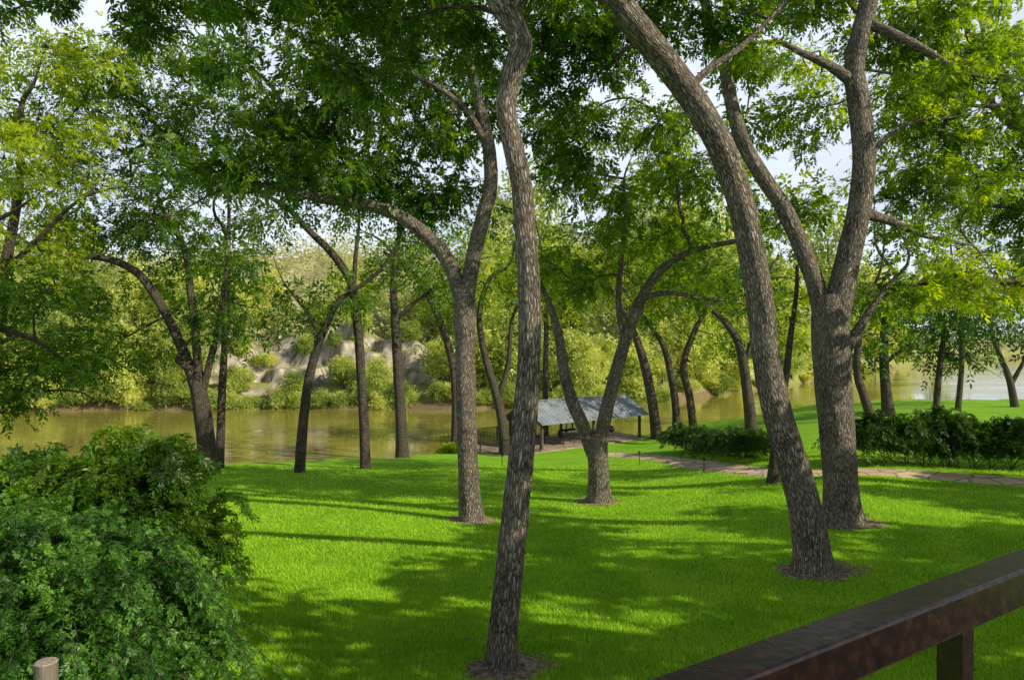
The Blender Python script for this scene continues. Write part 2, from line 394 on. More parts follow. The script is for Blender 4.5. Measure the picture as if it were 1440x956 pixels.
# ------------------------------------------------------------------ ground, water
us = np.concatenate([np.linspace(-2.2, -1, 50, endpoint=False), np.linspace(-1, 1, 420, endpoint=False), np.linspace(1, 2.2, 50)])
ys = np.concatenate([np.arange(-25, 8, 1.5), np.arange(8, 30, .3), np.arange(30, 104, .5), np.arange(104, 124, .3), np.geomspace(124, 480, 150), np.geomspace(490, 2600, 36)])
UU, YY = np.meshgrid(us, ys); XX = UU*np.maximum(YY, 12)
DD = depth(XX, YY); V = np.stack([XX, YY, ZC-DD], -1).reshape(-1, 3)
nu = len(us); i, j = np.meshgrid(np.arange(len(ys)-1), np.arange(nu-1), indexing='ij')
Q = np.stack([i*nu+j, i*nu+j+1, (i+1)*nu+j+1, (i+1)*nu+j], -1).reshape(-1, 4)
ground = mesh_np('ground', V, Q, M_GROUND, None, True); ground['kind'] = 'structure'
E = np.interp(UU, EU, EV); Fb = np.interp(UU, FU, FV)
gy, gx = np.gradient(ZC-DD); sl = np.abs(gy)/np.maximum(np.gradient(YY, axis=0), .01)
lawn = np.array([.21, .43, .02]); soil = np.array([.20, .145, .08]); terr = np.array([.26, .27, .08]); cliff = np.array([.50, .44, .34]); hill = np.array([.32, .31, .15])
w = sm(1.5, 4, YY-E)[..., None]; colr = lawn*(1-w)+soil*w
wf = (YY > Fb+2.5)[..., None]; colr = np.where(wf, terr, colr); colr = np.where((YY > Fb+17)[..., None], hill, colr)
strata = (.66+.22*np.sin((ZC-DD)*4.3+np.sin(XX*.3)+rag(XX))+.18*rag(XX*1.7, (ZC-DD)*2)+.14*rng.normal(0, 1, XX.shape))[..., None]
wc = (sm(.4, .85, sl)*((YY > Fb+7) & (YY < Fb+19)))[..., None]
colr = colr*(1-wc)+cliff*np.clip(strata, .2, 1.2)*wc
ca = ground.data.attributes.new('gcol', 'FLOAT_VECTOR', 'POINT'); ca.data.foreach_set('vector', colr.reshape(-1, 3).astype(np.float32).ravel())
wtr = mesh_np('water', [(-1500, 38, 0), (1500, 38, 0), (1500, 1200, 0), (-1500, 1200, 0)], [(0, 1, 2, 3)], M_WATER); wtr['kind'] = 'structure'

# ------------------------------------------------------------------ trees
tree('tall wavy grey trunk nearest the camera, alone in the middle of the lawn', [
    [(705,940,54),(708,880,50),(716,800,48),(727,700,45),(737,600,43),(744,500,39),(744,400,38),(738,320,37),(733,260,36),(720,200,35),(712,150,35),(722,100,37),(733,60,39),(716,25,39),(695,-10,38),(670,-80,34),(650,-160,26),(620,-260,16)],
    [(716,25,26),(760,-60,20),(800,-150,15),(850,-230,9)],
    [(697,-8,24),(600,-60,16),(450,-70,12),(300,-40,9),(150,-15,7),(60,0,5)],
    [(740,60,14,0),(700,20,10,.6),(640,10,8,1),(560,30,6,1.3)]],
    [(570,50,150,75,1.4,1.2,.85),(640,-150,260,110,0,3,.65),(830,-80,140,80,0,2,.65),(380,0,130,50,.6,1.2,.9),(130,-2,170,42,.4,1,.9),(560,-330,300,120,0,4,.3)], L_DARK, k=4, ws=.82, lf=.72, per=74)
tree('thick dark trunk leaning left across the upper right, in its own dirt ring', [
    [(1145,803,62),(1140,760,58),(1128,700,54),(1108,630,50),(1088,560,48),(1076,490,46),(1068,420,45,-.2),(1056,350,45,-.4),(1040,280,45,-.6),(1015,210,46,-.9),(975,140,46,-1.2),(930,80,46,-1.5),(885,25,47,-1.8),(845,-25,46,-2),(800,-100,40,-2.2),(760,-200,30,-2.4),(740,-300,18,-2.5)],
    [(975,118,14,-1.2),(1000,95,12,-1),(1035,72,10,-.8),(1070,40,8,-.6),(1105,0,6,-.4),(1130,-50,4,-.3)],
    [(870,10,22,-1.8),(900,-60,17,-1.5),(960,-120,12,-1),(1030,-160,7,-.5)]],
    [(830,85,100,80,.4,1.2,1),(960,30,90,55,.6,1,.9),(760,-190,260,120,-2,3,.65),(1040,-90,150,70,-1,2,.65),(790,20,60,60,0,1,1),(1010,10,70,35,.2,.8,.7),(860,-330,300,120,-1,4,.3)], L_DARK, k=4, ws=.81, lf=.72, per=74)
tree('massive forked trunk right of the leaning tree, splitting into a V halfway up', [
    [(1185,737,60),(1182,690,54),(1178,620,54),(1172,550,57),(1168,480,60),(1166,440,56),(1167,415,36)],
    [(1172,470,44),(1187,390,41),(1203,320,37),(1213,260,36),(1214,200,35),(1207,140,34),(1201,100,32),(1207,60,31),(1220,10,30),(1228,-40,28),(1240,-130,22),(1250,-230,14)],
    [(1163,470,38,.1),(1147,400,30,.2),(1124,340,28,.3),(1100,290,27,.4),(1070,245,25,.5),(1045,200,24,.6),(1030,150,22,.6),(1020,100,19,.7),(1000,30,16,.8),(970,-60,10,1)],
    [(1200,115,22),(1165,92,15,-.2),(1128,75,11,-.4),(1095,60,8,-.5),(1050,62,5,-.5),(1010,70,3,-.5)],
    [(1212,30,20),(1250,45,16,-.2),(1300,70,12,-.3),(1340,95,8,-.4),(1390,110,5,-.4)],
    [(1212,300,20),(1255,312,14,.3),(1295,330,9,.6),(1350,342,5,1)],
    [(1190,490,20),(1215,450,14),(1232,425,10),(1250,400,7)],
    [(1216,230,11),(1250,190,8,.3),(1290,170,5,.6),(1340,165,3,.8)]],
    [(1100,40,115,75,2.4,1.5,1),(1330,45,130,90,2.2,1.6,1.2),(1230,-140,280,110,1,4,.55),(1380,150,105,75,1.8,1.5,1.2),(1335,260,110,60,2,1.5,1.1),(1110,175,75,65,2.4,1,1),(1290,200,60,65,2,1.2,1),(1110,290,50,45,2.5,1,.6),(1350,80,70,35,-.5,.6,.5),(1075,60,50,25,-.6,.5,.6),(1310,325,50,22,.3,.6,.7),(1255,400,40,30,.2,.6,.7)], L_MID, ws=.84)
tree('forked trunk left of the nearest tree, one limb arching far out to the left', [
    [(663,732,33),(660,690,30),(657,620,28),(655,540,28),(654,470,28),(653,425,30),(653,400,18)],
    [(652,430,22),(632,372,21),(600,332,20),(560,303,18),(510,287,15),(450,280,12),(385,262,9),(330,262,6)],
    [(655,430,22),(664,370,22),(678,310,21),(690,260,20),(686,200,18),(670,130,14),(655,60,10),(640,0,7)],
    [(683,200,12),(650,150,9,-.5),(590,110,7,-1),(520,100,5,-1)],
    [(510,287,9),(470,230,8,.5),(420,180,6,1),(380,120,5,1)]],
    [(470,190,190,105,.5,3,1.2),(400,90,140,90,0,3,1.1),(620,110,130,115,2.5,2.4,1.1),(560,0,200,80,0,4,.9),(330,220,100,65,-1,2,1),(560,-150,280,90,0,4,.45),(570,240,110,60,1.5,2,1),(770,190,70,80,2,2,1),(640,290,80,45,2,1.2,.7)], L_DARK)
tree('low forked tree with wide V limbs in front of the metal roofed pavilion', [
    [(843,706,33),(842,680,29),(841,650,28),(839,625,29),(839,608,18)],
    [(835,638,21),(818,595,19),(803,560,17),(793,520,15),(786,475,13),(775,435,10),(760,400,7)],
    [(843,636,21),(850,590,19),(862,540,18),(876,490,17),(893,440,15),(910,405,13),(935,375,11),(975,352,9),(1030,340,7),(1060,330,5)],
    [(893,440,9),(910,418,8),(945,412,7),(985,420,5)],
    [(878,487,9),(870,430,8),(874,360,7),(880,300,5)]],
    [(960,290,115,75,1.2,3,1.1),(800,320,85,80,1,3,1),(890,215,125,85,1.5,3,1.2),(960,395,60,35,1,1.5,.6),(820,415,60,35,1,2,.6),(990,230,70,50,1.5,2,.8)], L_MID)
tree('dark tree on the left lawn edge with a limb arching over the shrubs', [
    [(293,667,26),(290,620,24),(284,575,24),(278,540,20),(277,520,12)],
    [(278,555,17),(262,505,15),(238,450,14),(208,400,13),(180,375,11),(140,362,9),(100,360,7)],
    [(280,555,15),(276,480,12),(268,410,11),(262,360,10),(245,320,8),(225,290,6)],
    [(282,560,12),(300,490,10),(312,430,9),(320,370,7),(322,310,5)]],
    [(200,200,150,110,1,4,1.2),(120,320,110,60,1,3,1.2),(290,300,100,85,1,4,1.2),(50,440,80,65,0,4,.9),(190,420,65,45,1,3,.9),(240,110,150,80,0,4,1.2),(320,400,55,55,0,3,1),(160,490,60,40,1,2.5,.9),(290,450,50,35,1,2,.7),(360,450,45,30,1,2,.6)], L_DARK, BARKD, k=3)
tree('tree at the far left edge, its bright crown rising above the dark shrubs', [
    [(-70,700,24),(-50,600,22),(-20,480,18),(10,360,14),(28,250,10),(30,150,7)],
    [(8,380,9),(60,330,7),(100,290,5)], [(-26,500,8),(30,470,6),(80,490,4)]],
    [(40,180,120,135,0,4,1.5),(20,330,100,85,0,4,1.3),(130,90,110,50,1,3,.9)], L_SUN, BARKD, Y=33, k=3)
tree('tree outside the left edge, its dark boughs hanging low over the river', [
    [(-190,740,36),(-180,620,32),(-150,520,26),(-110,430,20),(-60,360,14),(-20,320,8)],
    [(-150,520,16),(-90,480,12),(-20,460,8),(50,480,5)], [(-178,600,12),(-100,560,9),(-30,545,6),(40,550,4)]],
    [(30,470,105,80,0,2.5,1.2),(50,545,95,42,0,2.2,1),(-60,420,110,110,0,3,.8),(120,480,50,40,0,1.5,.7)], L_DARK, BARKD, Y=27, k=3)
def small(label, limbs, crowns, leaf=L_MID, Y=None, big=1.5):
    cr = [(c[0], c[1]-16*(big > 1.2 and c[1] < 480), c[2]*big, c[3]*(big if c[1] < 480 else 1), c[4]+.8, c[5]*1.2, c[6]*.9) for c in crowns]
    return tree(label, limbs, cr, leaf, BARKD, Y=Y, per=48, k=2, rough=.04, flare=.25, lf=1.05)
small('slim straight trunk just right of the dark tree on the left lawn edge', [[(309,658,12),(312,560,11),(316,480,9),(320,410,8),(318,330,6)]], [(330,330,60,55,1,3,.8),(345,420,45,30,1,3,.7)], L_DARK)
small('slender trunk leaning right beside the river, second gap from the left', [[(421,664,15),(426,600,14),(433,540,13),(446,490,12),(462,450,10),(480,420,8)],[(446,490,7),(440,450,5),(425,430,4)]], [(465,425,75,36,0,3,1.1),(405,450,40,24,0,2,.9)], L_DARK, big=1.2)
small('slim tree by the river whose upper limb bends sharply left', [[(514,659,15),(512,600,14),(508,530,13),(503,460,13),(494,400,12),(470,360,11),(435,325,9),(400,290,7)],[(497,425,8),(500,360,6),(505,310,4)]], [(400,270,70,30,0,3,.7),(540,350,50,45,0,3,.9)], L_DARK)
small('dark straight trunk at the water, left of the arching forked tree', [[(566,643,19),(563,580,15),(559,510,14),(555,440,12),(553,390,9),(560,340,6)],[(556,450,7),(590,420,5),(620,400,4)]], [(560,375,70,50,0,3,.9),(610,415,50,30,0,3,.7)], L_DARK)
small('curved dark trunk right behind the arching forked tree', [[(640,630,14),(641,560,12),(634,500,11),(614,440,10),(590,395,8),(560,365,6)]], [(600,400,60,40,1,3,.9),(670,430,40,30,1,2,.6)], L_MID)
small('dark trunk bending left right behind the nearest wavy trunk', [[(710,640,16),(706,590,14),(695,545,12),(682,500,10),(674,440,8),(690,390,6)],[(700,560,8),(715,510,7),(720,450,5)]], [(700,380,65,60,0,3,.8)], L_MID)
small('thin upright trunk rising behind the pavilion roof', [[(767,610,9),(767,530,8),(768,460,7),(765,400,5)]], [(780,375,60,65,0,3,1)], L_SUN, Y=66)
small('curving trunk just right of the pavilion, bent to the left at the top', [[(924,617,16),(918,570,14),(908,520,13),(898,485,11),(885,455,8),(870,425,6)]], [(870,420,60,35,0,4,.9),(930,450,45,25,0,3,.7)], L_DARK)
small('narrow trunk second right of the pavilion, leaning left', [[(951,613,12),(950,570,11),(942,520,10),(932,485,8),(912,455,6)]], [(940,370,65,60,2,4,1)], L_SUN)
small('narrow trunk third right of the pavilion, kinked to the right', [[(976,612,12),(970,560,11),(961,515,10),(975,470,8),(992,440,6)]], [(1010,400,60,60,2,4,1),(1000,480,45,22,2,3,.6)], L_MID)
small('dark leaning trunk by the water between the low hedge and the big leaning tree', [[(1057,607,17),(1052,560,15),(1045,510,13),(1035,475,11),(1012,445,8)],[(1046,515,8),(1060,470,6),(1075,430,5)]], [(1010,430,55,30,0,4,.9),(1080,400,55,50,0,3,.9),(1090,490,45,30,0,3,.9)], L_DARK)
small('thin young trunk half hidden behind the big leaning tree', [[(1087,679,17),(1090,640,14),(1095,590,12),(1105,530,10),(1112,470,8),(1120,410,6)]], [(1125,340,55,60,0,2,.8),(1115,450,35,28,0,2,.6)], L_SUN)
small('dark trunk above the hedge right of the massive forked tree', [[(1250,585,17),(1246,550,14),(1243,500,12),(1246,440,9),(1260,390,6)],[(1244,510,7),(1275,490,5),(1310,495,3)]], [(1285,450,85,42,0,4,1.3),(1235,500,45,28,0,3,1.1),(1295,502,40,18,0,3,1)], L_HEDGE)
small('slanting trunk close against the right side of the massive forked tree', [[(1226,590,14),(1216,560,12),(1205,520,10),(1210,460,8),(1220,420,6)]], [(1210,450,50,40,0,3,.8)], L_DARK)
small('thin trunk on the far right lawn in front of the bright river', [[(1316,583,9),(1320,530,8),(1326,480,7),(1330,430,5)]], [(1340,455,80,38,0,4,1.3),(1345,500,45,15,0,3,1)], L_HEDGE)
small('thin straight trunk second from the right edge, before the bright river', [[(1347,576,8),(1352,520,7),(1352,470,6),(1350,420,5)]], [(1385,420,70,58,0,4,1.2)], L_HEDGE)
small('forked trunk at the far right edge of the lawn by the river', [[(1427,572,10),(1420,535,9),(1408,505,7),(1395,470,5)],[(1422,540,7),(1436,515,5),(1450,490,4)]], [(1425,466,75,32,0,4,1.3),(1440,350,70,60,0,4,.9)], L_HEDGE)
tree('tree standing past the right end of the hedge, its leafy branches hanging into view', [
    [(1600,700,60),(1590,560,52),(1570,400,44),(1560,250,34),(1550,100,22),(1540,-50,12)],
    [(1575,420,24),(1520,340,16),(1460,300,10),(1410,290,6)], [(1562,250,20),(1500,170,14),(1430,150,8)]],
    [(1440,230,80,80,0,2.5,1.1),(1560,60,140,160,0,4,.4),(1440,320,75,45,-.5,2,1),(1490,460,55,40,-.5,2,1)], L_DARK, Y=23, k=3)
tree('tree beyond the right edge whose sunny boughs spread behind the forked trunk', [
    [(1560,680,44),(1550,560,38),(1525,420,32),(1490,300,26),(1440,190,20),(1400,90,13)],
    [(1520,420,18),(1450,400,12),(1370,395,8),(1290,400,5)], [(1440,190,14),(1370,130,10),(1290,110,6),(1230,100,4)]],
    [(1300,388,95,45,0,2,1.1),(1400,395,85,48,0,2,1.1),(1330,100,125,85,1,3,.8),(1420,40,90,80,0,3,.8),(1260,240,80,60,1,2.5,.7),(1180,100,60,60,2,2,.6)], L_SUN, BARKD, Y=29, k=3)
# shade trees outside the picture on the right
def shade(label, x, y, h, cr, n=22):
    Z0 = gz(x, y); base = np.array([x, y, Z0]); root = thing('pecan_tree', label, 'tree', base)
    pts = np.array([[x, y, Z0-.3, .34], [x+.3, y, Z0+h*.3, .26], [x-.3, y+.3, Z0+h*.6, .2], [x, y, Z0+h*.95, .06]]); c = catmull(pts, .5)
    V, Q, B = tube(c[:, :3], c[:, 3], 14, .04, .3, x); mesh_np('trunk', V, Q, BARK, root, True, B, base)
    d = nrm(rng.normal(0, 1, (n, 3)))*rng.uniform(.2, 1, (n, 1))**.42; C = base+[0, 0, h*.72]+d*[cr, cr, h*.27]
    tw = []
    for q in C:
        i_ = rng.integers(len(c)//2, len(c)); p0 = c[i_, :3]; m_ = (p0+q)/2+[0, 0, .3]; cc = catmull(np.array([p0, m_, q]), 1.); tw.append(tube(cc, np.linspace(.08, .03, len(cc)), 5))
    per = 90; ci = np.repeat(np.arange(n), per); off = rng.normal(0, 1, (n*per, 3))*[.45, .45, .17]*rng.uniform(.6, 1.35, (n, 1))[ci]
    V, Q = leaves(C[ci]+off, off+rng.normal(0, .5, off.shape), .8, 1, .5); cw = mesh_np('crown', V, Q, L_HEDGE, root, False, None, base)
    V, Q, B = join(tw); mesh_np('twigs', V, Q, BARK, cw, True, B, base)
shade('shade tree standing right of the deck, closest to the railing', 13, 5.5, 12, 5.0, 18)
shade('shade tree beyond the right edge, between the deck and the hedge', 20, 10.5, 13, 5.4, 20)
shade('shade tree behind the deck on the right', 18, -3, 13, 5.0, 24)
shade('shade tree right of the deck, second from the railing', 24, 3, 13, 5.4, 18)
shade('shade tree beyond the right edge, past the hedge end', 33, 15, 13, 5.4, 34)
shade('shade tree uphill between the deck and the path, beyond the picture', 28, 8, 12, 5, 22)
shade('shade tree far to the right of the path', 42, 24, 14, 5, 32)
shade('shade tree on the right edge of the lawn beyond the path end', 52, 34, 14, 5, 30)

# ------------------------------------------------------------------ dirt rings under the big trees
RS = (1.65, 1.5, 1.25, 1.4, 1.3)
for (b, r), sc, lab in zip(TREEB[:5], RS, range(5)):
    n = 64; th = np.linspace(0, 2*np.pi, n, endpoint=False); R0 = r*sc+.18
    rings = []
    for t in (0.0, .35, .7, .9, 1.0):
        rr = R0*t*(1+.16*np.sin(2*th+lab)+.10*np.sin(5*th+2*lab)+.06*np.sin(11*th+lab)+(.05*rng.normal(0, 1, n)))*(1.15+.25*np.cos(th-.5*lab)) 
        x = b[0]+rr*np.cos(th); y = b[1]+rr*np.sin(th)
        z = ZC-depth(x, y)+(.06*(1-t)+.012+.008*rng.normal(0, 1, n)*(t < 1))
        rings.append(np.stack([x, y, z], -1))
    V = np.vstack(rings); i, j = np.meshgrid(np.arange(4), np.arange(n), indexing='ij')
    Q = np.stack([i*n+j, i*n+(j+1) % n, (i+1)*n+(j+1) % n, (i+1)*n+j], -1).reshape(-1, 4)
    o = mesh_np('soil', V, Q, M_DIRT, None, True); o['kind'] = 'structure'

# ------------------------------------------------------------------ path line
pp = []
for (px, row) in [(1475,681),(1400,675),(1320,669),(1240,664),(1170,664),(1110,667),(1060,663),(1010,657),(960,649),(915,643),(868,639),(835,637)]:
    y = hitY(px, row); pp.append([(px-CX)/F*y, y, 0])
pp = catmull(np.array(pp), .35)
# ------------------------------------------------------------------ grass blades and fallen leaves
nb = 420000
u = rng.uniform(-.48, .86, nb); q = rng.uniform(0, 1, nb); Y = 1/(1/8.6+(1/42-1/8.6)*q)
x = u*Y
keep = np.ones(nb, bool)
for (b, r), sc in zip(TREEB[:5], RS):
    keep &= np.hypot(x-b[0], Y-b[1]) > (r*sc+.18)*rng.uniform(.85, 1.3, nb)
far_i = np.where((Y > 22) & (x > 4))[0]
dmin = np.full(len(far_i), 9.)
for q_ in pp[::2]: dmin = np.minimum(dmin, np.hypot(x[far_i]-q_[0], Y[far_i]-q_[1]))
keep[far_i[dmin < 1.15]] = False
x = x[keep]; Y = Y[keep]; nb = len(x); z = ZC-depth(x, Y)
h = rng.uniform(.03, .07, nb)*(1+.02*Y); wv = .004+.0004*Y; a_ = rng.uniform(0, 2*np.pi, nb)
dx = np.cos(a_)*wv; dy = np.sin(a_)*wv; lx = rng.normal(0, .45, nb)*h; ly = rng.normal(0, .45, nb)*h
V = np.stack([np.stack([x-dx, Y-dy, z-.01], -1), np.stack([x+dx, Y+dy, z-.01], -1), np.stack([x+lx, Y+ly, z+h], -1)], 1).reshape(-1, 3)
o = mesh_np('grass', V, np.arange(nb*3).reshape(-1, 3), M_GRASS); tag(o, 'short bright green grass of the sloping lawn', 'grass', None, 'stuff')
nl = 300; u = rng.uniform(-.4, .8, nl); Y = 1/(1/9.+(1/30-1/9.)*rng.uniform(0, 1, nl)); x = u*Y
P = np.stack([x, Y, ZC-depth(x, Y)+.07], -1); V, Q = leaves(P, np.concatenate([rng.normal(0, 1, (nl, 2)), rng.normal(0, .2, (nl, 1))], 1), .22, 0, .32)
o = mesh_np('fallen_leaves', V, Q, M_DRY); tag(o, 'small brown fallen leaves scattered over the lawn', 'leaves', None, 'stuff')

# ------------------------------------------------------------------ shrubs and hedges
b = at(110, 1000, 6.8); b[2] = gz(b[0], b[1])
shrub('flowering_vine_shrub', 'big mound of feathery green shrub filling the lower left corner', 'shrub', b,
      [pe(30,910,150,115,6.2,1.2),pe(0,800,125,75,7.4,1.3),pe(115,900,90,110,7.0,1.1),pe(165,830,65,75,7.6,1.0),pe(90,1060,170,170,6.6,1.3),pe(80,780,65,42,7.8,.8),pe(220,910,55,90,7.3,.7)], 28000, .11, 6, L_SHRUB, shell=.27, sprays=900, spl=1.0, lump=1.4)
b = at(190, 700, 11); b[2] = gz(b[0], b[1])
shrub('shrub', 'dark bushy shrub behind the feathery mound, left of the lawn', 'shrub', b, [pe(205,695,68,75,11,1.4),pe(120,705,80,60,11.5,1.3),pe(215,800,88,120,11,1.4)], 8000, .25, 4, L_DARK, sprays=130, spl=.85, lump=1.4)
b = at(15, 700, 12.5); b[2] = gz(b[0], b[1])
shrub('shrub', 'dark shrub at the left edge under the bright crowned tree', 'shrub', b, [pe(10,705,100,58,12.5,1.5),pe(0,800,120,120,12.5,1.5)], 4500, .34, 4, L_DARK, sprays=80, spl=1.0, lump=1.3)
def hedge(label, pxs, H, W, nf, L, leaf, name='hedge', sprays=0):
    pts = []
    for (px, row) in pxs:
        y = hitY(px, row); pts.append(((px-CX)/F*y, y))
    pts = catmull(np.array([[p[0], p[1], 0] for p in pts]), .7)
    ell = []
    for p in pts:
        hh = H*random.uniform(.85, 1.15); ell.append(((p[0]+random.uniform(-.2, .2), p[1]+W/2+random.uniform(-.15, .15), gz(p[0], p[1])+hh*.45), (1.4, W/2*random.uniform(.95, 1.15), hh*.55)))
    c = pts[len(pts)//2]
    return shrub(name, label, 'hedge', (c[0], c[1], gz(c[0], c[1])), ell, nf, L, 3, leaf, shell=.2, sprays=sprays, spl=.95, lump=.75)
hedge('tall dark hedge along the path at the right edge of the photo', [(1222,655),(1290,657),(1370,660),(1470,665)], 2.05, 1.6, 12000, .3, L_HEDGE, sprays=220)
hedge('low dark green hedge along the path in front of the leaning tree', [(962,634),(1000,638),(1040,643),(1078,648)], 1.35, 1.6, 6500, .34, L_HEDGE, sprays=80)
y = hitY(632, 637); b = ((632-CX)/F*y, y, gz((632-CX)/F*y, y))
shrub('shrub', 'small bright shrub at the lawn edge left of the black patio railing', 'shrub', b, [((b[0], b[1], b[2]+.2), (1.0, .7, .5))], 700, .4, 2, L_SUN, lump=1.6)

# ------------------------------------------------------------------ path
T = nrm(np.gradient(pp, axis=0)); nv = np.stack([-T[:, 1], T[:, 0], 0*T[:, 0]], -1)
cols = []
for k_, off in enumerate(np.linspace(-1.05, 1.05, 7)):
    e = pp+nv*(off+(.07*rng.normal(0, 1, (len(pp), 1)) if k_ in (0, 6) else 0)); z = ZC-depth(e[:, 0], e[:, 1])+(.045 if 0 < k_ < 6 else -.02)
    cols.append(np.stack([e[:, 0], e[:, 1], z], -1))
V = np.stack(cols, 1).reshape(-1, 3); i, j = np.meshgrid(np.arange(len(pp)-1), np.arange(6), indexing='ij')
o = mesh_np('path', V, np.stack([i*7+j, i*7+j+1, (i+1)*7+j+1, (i+1)*7+j], -1).reshape(-1, 4), M_FLAG); o['kind'] = 'structure'

# ------------------------------------------------------------------ pavilion by the river
ZP = ZC-PADD+.08
def pv(la, lb, z): q = PC+PA*la+PB*lb; return np.array([q[0], q[1], ZP+z])
A3 = np.array([*PA, 0]); B3 = np.array([*PB, 0]); Z3 = np.array([0, 0, 1.])
mb = MB(); mb.obox(pv(4.0, 2.4, -.42), A3*8.6, B3*3.2, Z3*.42); o = mb.build('patio', M_PATIO, None, .03); o['kind'] = 'structure'
LN = 11.7; DP = 4.2; HE = 2.0; RISE = 1.4
root = thing('picnic_pavilion', 'open sided pavilion with grey metal gable roof beside the river', 'pavilion', pv(LN/2, DP/2, 0))
for la in (0, LN/2, LN):
    for lb in (0, DP):
        mb = MB(); mb.obox(pv(la, lb, HE/2), A3*.1, B3*.1, Z3*HE/2); mb.build('post', M_POST, root, .015)
for lb in (0, DP):
    mb = MB(); mb.obox(pv(LN/2, lb, HE+.11), A3*(LN/2+.3), B3*.07, Z3*.11); mb.build('beam', M_POST, root, .01)
for la in (0, LN/2, LN):
    mb = MB(); mb.obox(pv(la, DP/2, HE+.1), A3*.06, B3*(DP/2-.072), Z3*.08); mb.build('tie_beam', M_POST, root)
mb = MB()
for la in np.arange(-.3, LN+.31, .95):
    for s_ in (-1, 1):
        p0 = pv(la, DP/2+s_*(DP/2+.5), HE-.06+.1); p1 = pv(la, DP/2+s_*.03, HE+RISE+.1); d = p1-p0
        mb.obox((p0+p1)/2+[0, 0, .03], A3*.03, d/2, np.cross(nrm(d), A3)*.06)
mb.build('rafters', M_POST, root)
for s_ in (-1, 1):
    mb = MB(); las = np.arange(-.5, LN+.61, .1); prof = [(.05 if (i % 4) == 0 else 0) for i in range(len(las))]
    e0 = [pv(l, DP/2+s_*(DP/2+.6), HE+.06+h) for l, h in zip(las, prof)]; e1 = [pv(l, DP/2+s_*.012, HE+RISE+.3+h) for l, h in zip(las, prof)]
    V = []; 
    for p, q in zip(e0, e1): V += [p, q, p-[0, 0, .03], q-[0, 0, .03]]
    P = []
    for i in range(len(las)-1): P += [(4*i, 4*i+4, 4*i+5, 4*i+1), (4*i+2, 4*i+3, 4*i+7, 4*i+6), (4*i, 4*i+2, 4*i+6, 4*i+4)]
    k_ = 4*(len(las)-1); P += [(0, 1, 3, 2), (k_, k_+2, k_+3, k_+1)]
    mb.add(V, P); mb.build('roof', M_ROOF, root)
mb = MB(); mb.obox(pv(LN/2+.05, DP/2, HE+RISE+.36), A3*(LN/2+.57), B3*.14, Z3*.025); mb.build('ridge_cap', M_ROOF, root)
c = pv(3.6, .9, 0); root = thing('barrel_smoker', 'black barrel smoker grill on legs under the pavilion roof', 'grill', c)
mb = MB(); mb.cyl(c-A3*.8+Z3*.95, c+A3*.8+Z3*.95, .36, n=20); mb.build('barrel', M_BLACK, root)
mb = MB(); mb.cyl(c+A3*.6+Z3*1.25, c+A3*.6+Z3*1.85, .07); mb.build('chimney', M_BLACK, root)
mb = MB(); mb.cyl(c-A3*.45-B3*.42+Z3*1.0, c+A3*.45-B3*.42+Z3*1.0, .02); mb.build('handle', M_BLACK, root)
mb = MB(); mb.obox(c-B3*.55+Z3*.78, A3*.75, B3*.17, Z3*.015); mb.build('shelf', M_BLACK, root)
for sa in (-.6, .6):
    for sb in (-.22, .22):
        mb = MB(); mb.cyl(c+A3*sa+B3*sb, c+A3*sa+B3*sb*.8+Z3*.75, .03); mb.build('leg', M_BLACK, root)
c = pv(8.6, .7, 0); root = thing('kettle_grill', 'round black kettle grill on three legs near the right end of the pavilion', 'grill', c)
mb = MB(); mb.lathe(c+Z3*.6, [(.01, 0), (.2, .03), (.36, .16), (.4, .3)]); mb.build('bowl', M_BLACK, root)
mb = MB(); mb.lathe(c+Z3*.92, [(.41, 0), (.38, .12), (.25, .26), (.01, .32)]); l_ = mb.build('lid', M_BLACK, root)
mb = MB(); mb.cyl(c+Z3*1.22, c+Z3*1.32, .05); h_ = mb.build('handle', M_BLACK, root)
for k_ in range(3):
    a_ = 2.1*k_; d = np.array([math.cos(a_), math.sin(a_), 0]); mb = MB(); mb.cyl(c+d*.36, c+d*.2+Z3*.68, .02); mb.build('leg', M_BLACK, root)
def bench(la, lb, lab):
    c = pv(la, lb, 0); root = thing('picnic_table', lab, 'table', c)
    mb = MB(); mb.obox(c+Z3*.74, A3*.95, B3*.38, Z3*.025); mb.build('tabletop', M_POST, root)
    for s_ in (-1, 1):
        mb = MB(); mb.obox(c+B3*s_*.68+Z3*.44, A3*.95, B3*.13, Z3*.022); mb.build('seat', M_POST, root)
        mb = MB(); mb.obox(c+A3*s_*.65+B3*.3+Z3*.36, A3*.03, B3*.05+Z3*.0, Z3*.35); mb.obox(c+A3*s_*.65-B3*.3+Z3*.36, A3*.03, B3*.05, Z3*.35); mb.obox(c+A3*s_*.65+Z3*.39, A3*.03, B3*.78, Z3*.03); mb.build('leg', M_POST, root)
bench(1.6, 2.6, 'wooden picnic table in the shade at the left end of the pavilion')
def railing(P0, P1, lab, h=1.15, grp=None):
    P0 = np.array(P0); P1 = np.array(P1); L_ = np.linalg.norm(P1-P0); d = (P1-P0)/L_
    root = thing('metal_railing', lab, 'railing', (P0+P1)/2, grp); n = max(2, int(L_/2)+1)
    for i_ in range(n):
        p = P0+d*L_*i_/(n-1); mb = MB(); mb.obox(p+Z3*h/2, d*.04, np.cross(d, Z3)*.04, Z3*h/2); mb.build('post', M_BLACK, root)
    for z_ in (.12, h-.05):
        mb = MB(); mb.cyl(P0+Z3*z_, P1+Z3*z_, .028, n=8); mb.build('rail', M_BLACK, root)
    mb = MB()
    for t in np.arange(.14, L_, .16): mb.cyl(P0+d*t+Z3*.12, P0+d*t+Z3*(h-.05), .013, n=6)
    mb.build('bars', M_BLACK, root)
railing(pv(-4.4, -.6, 0), pv(-.7, -.6, 0), 'black bar railing at the left front of the riverside patio', 1.4)
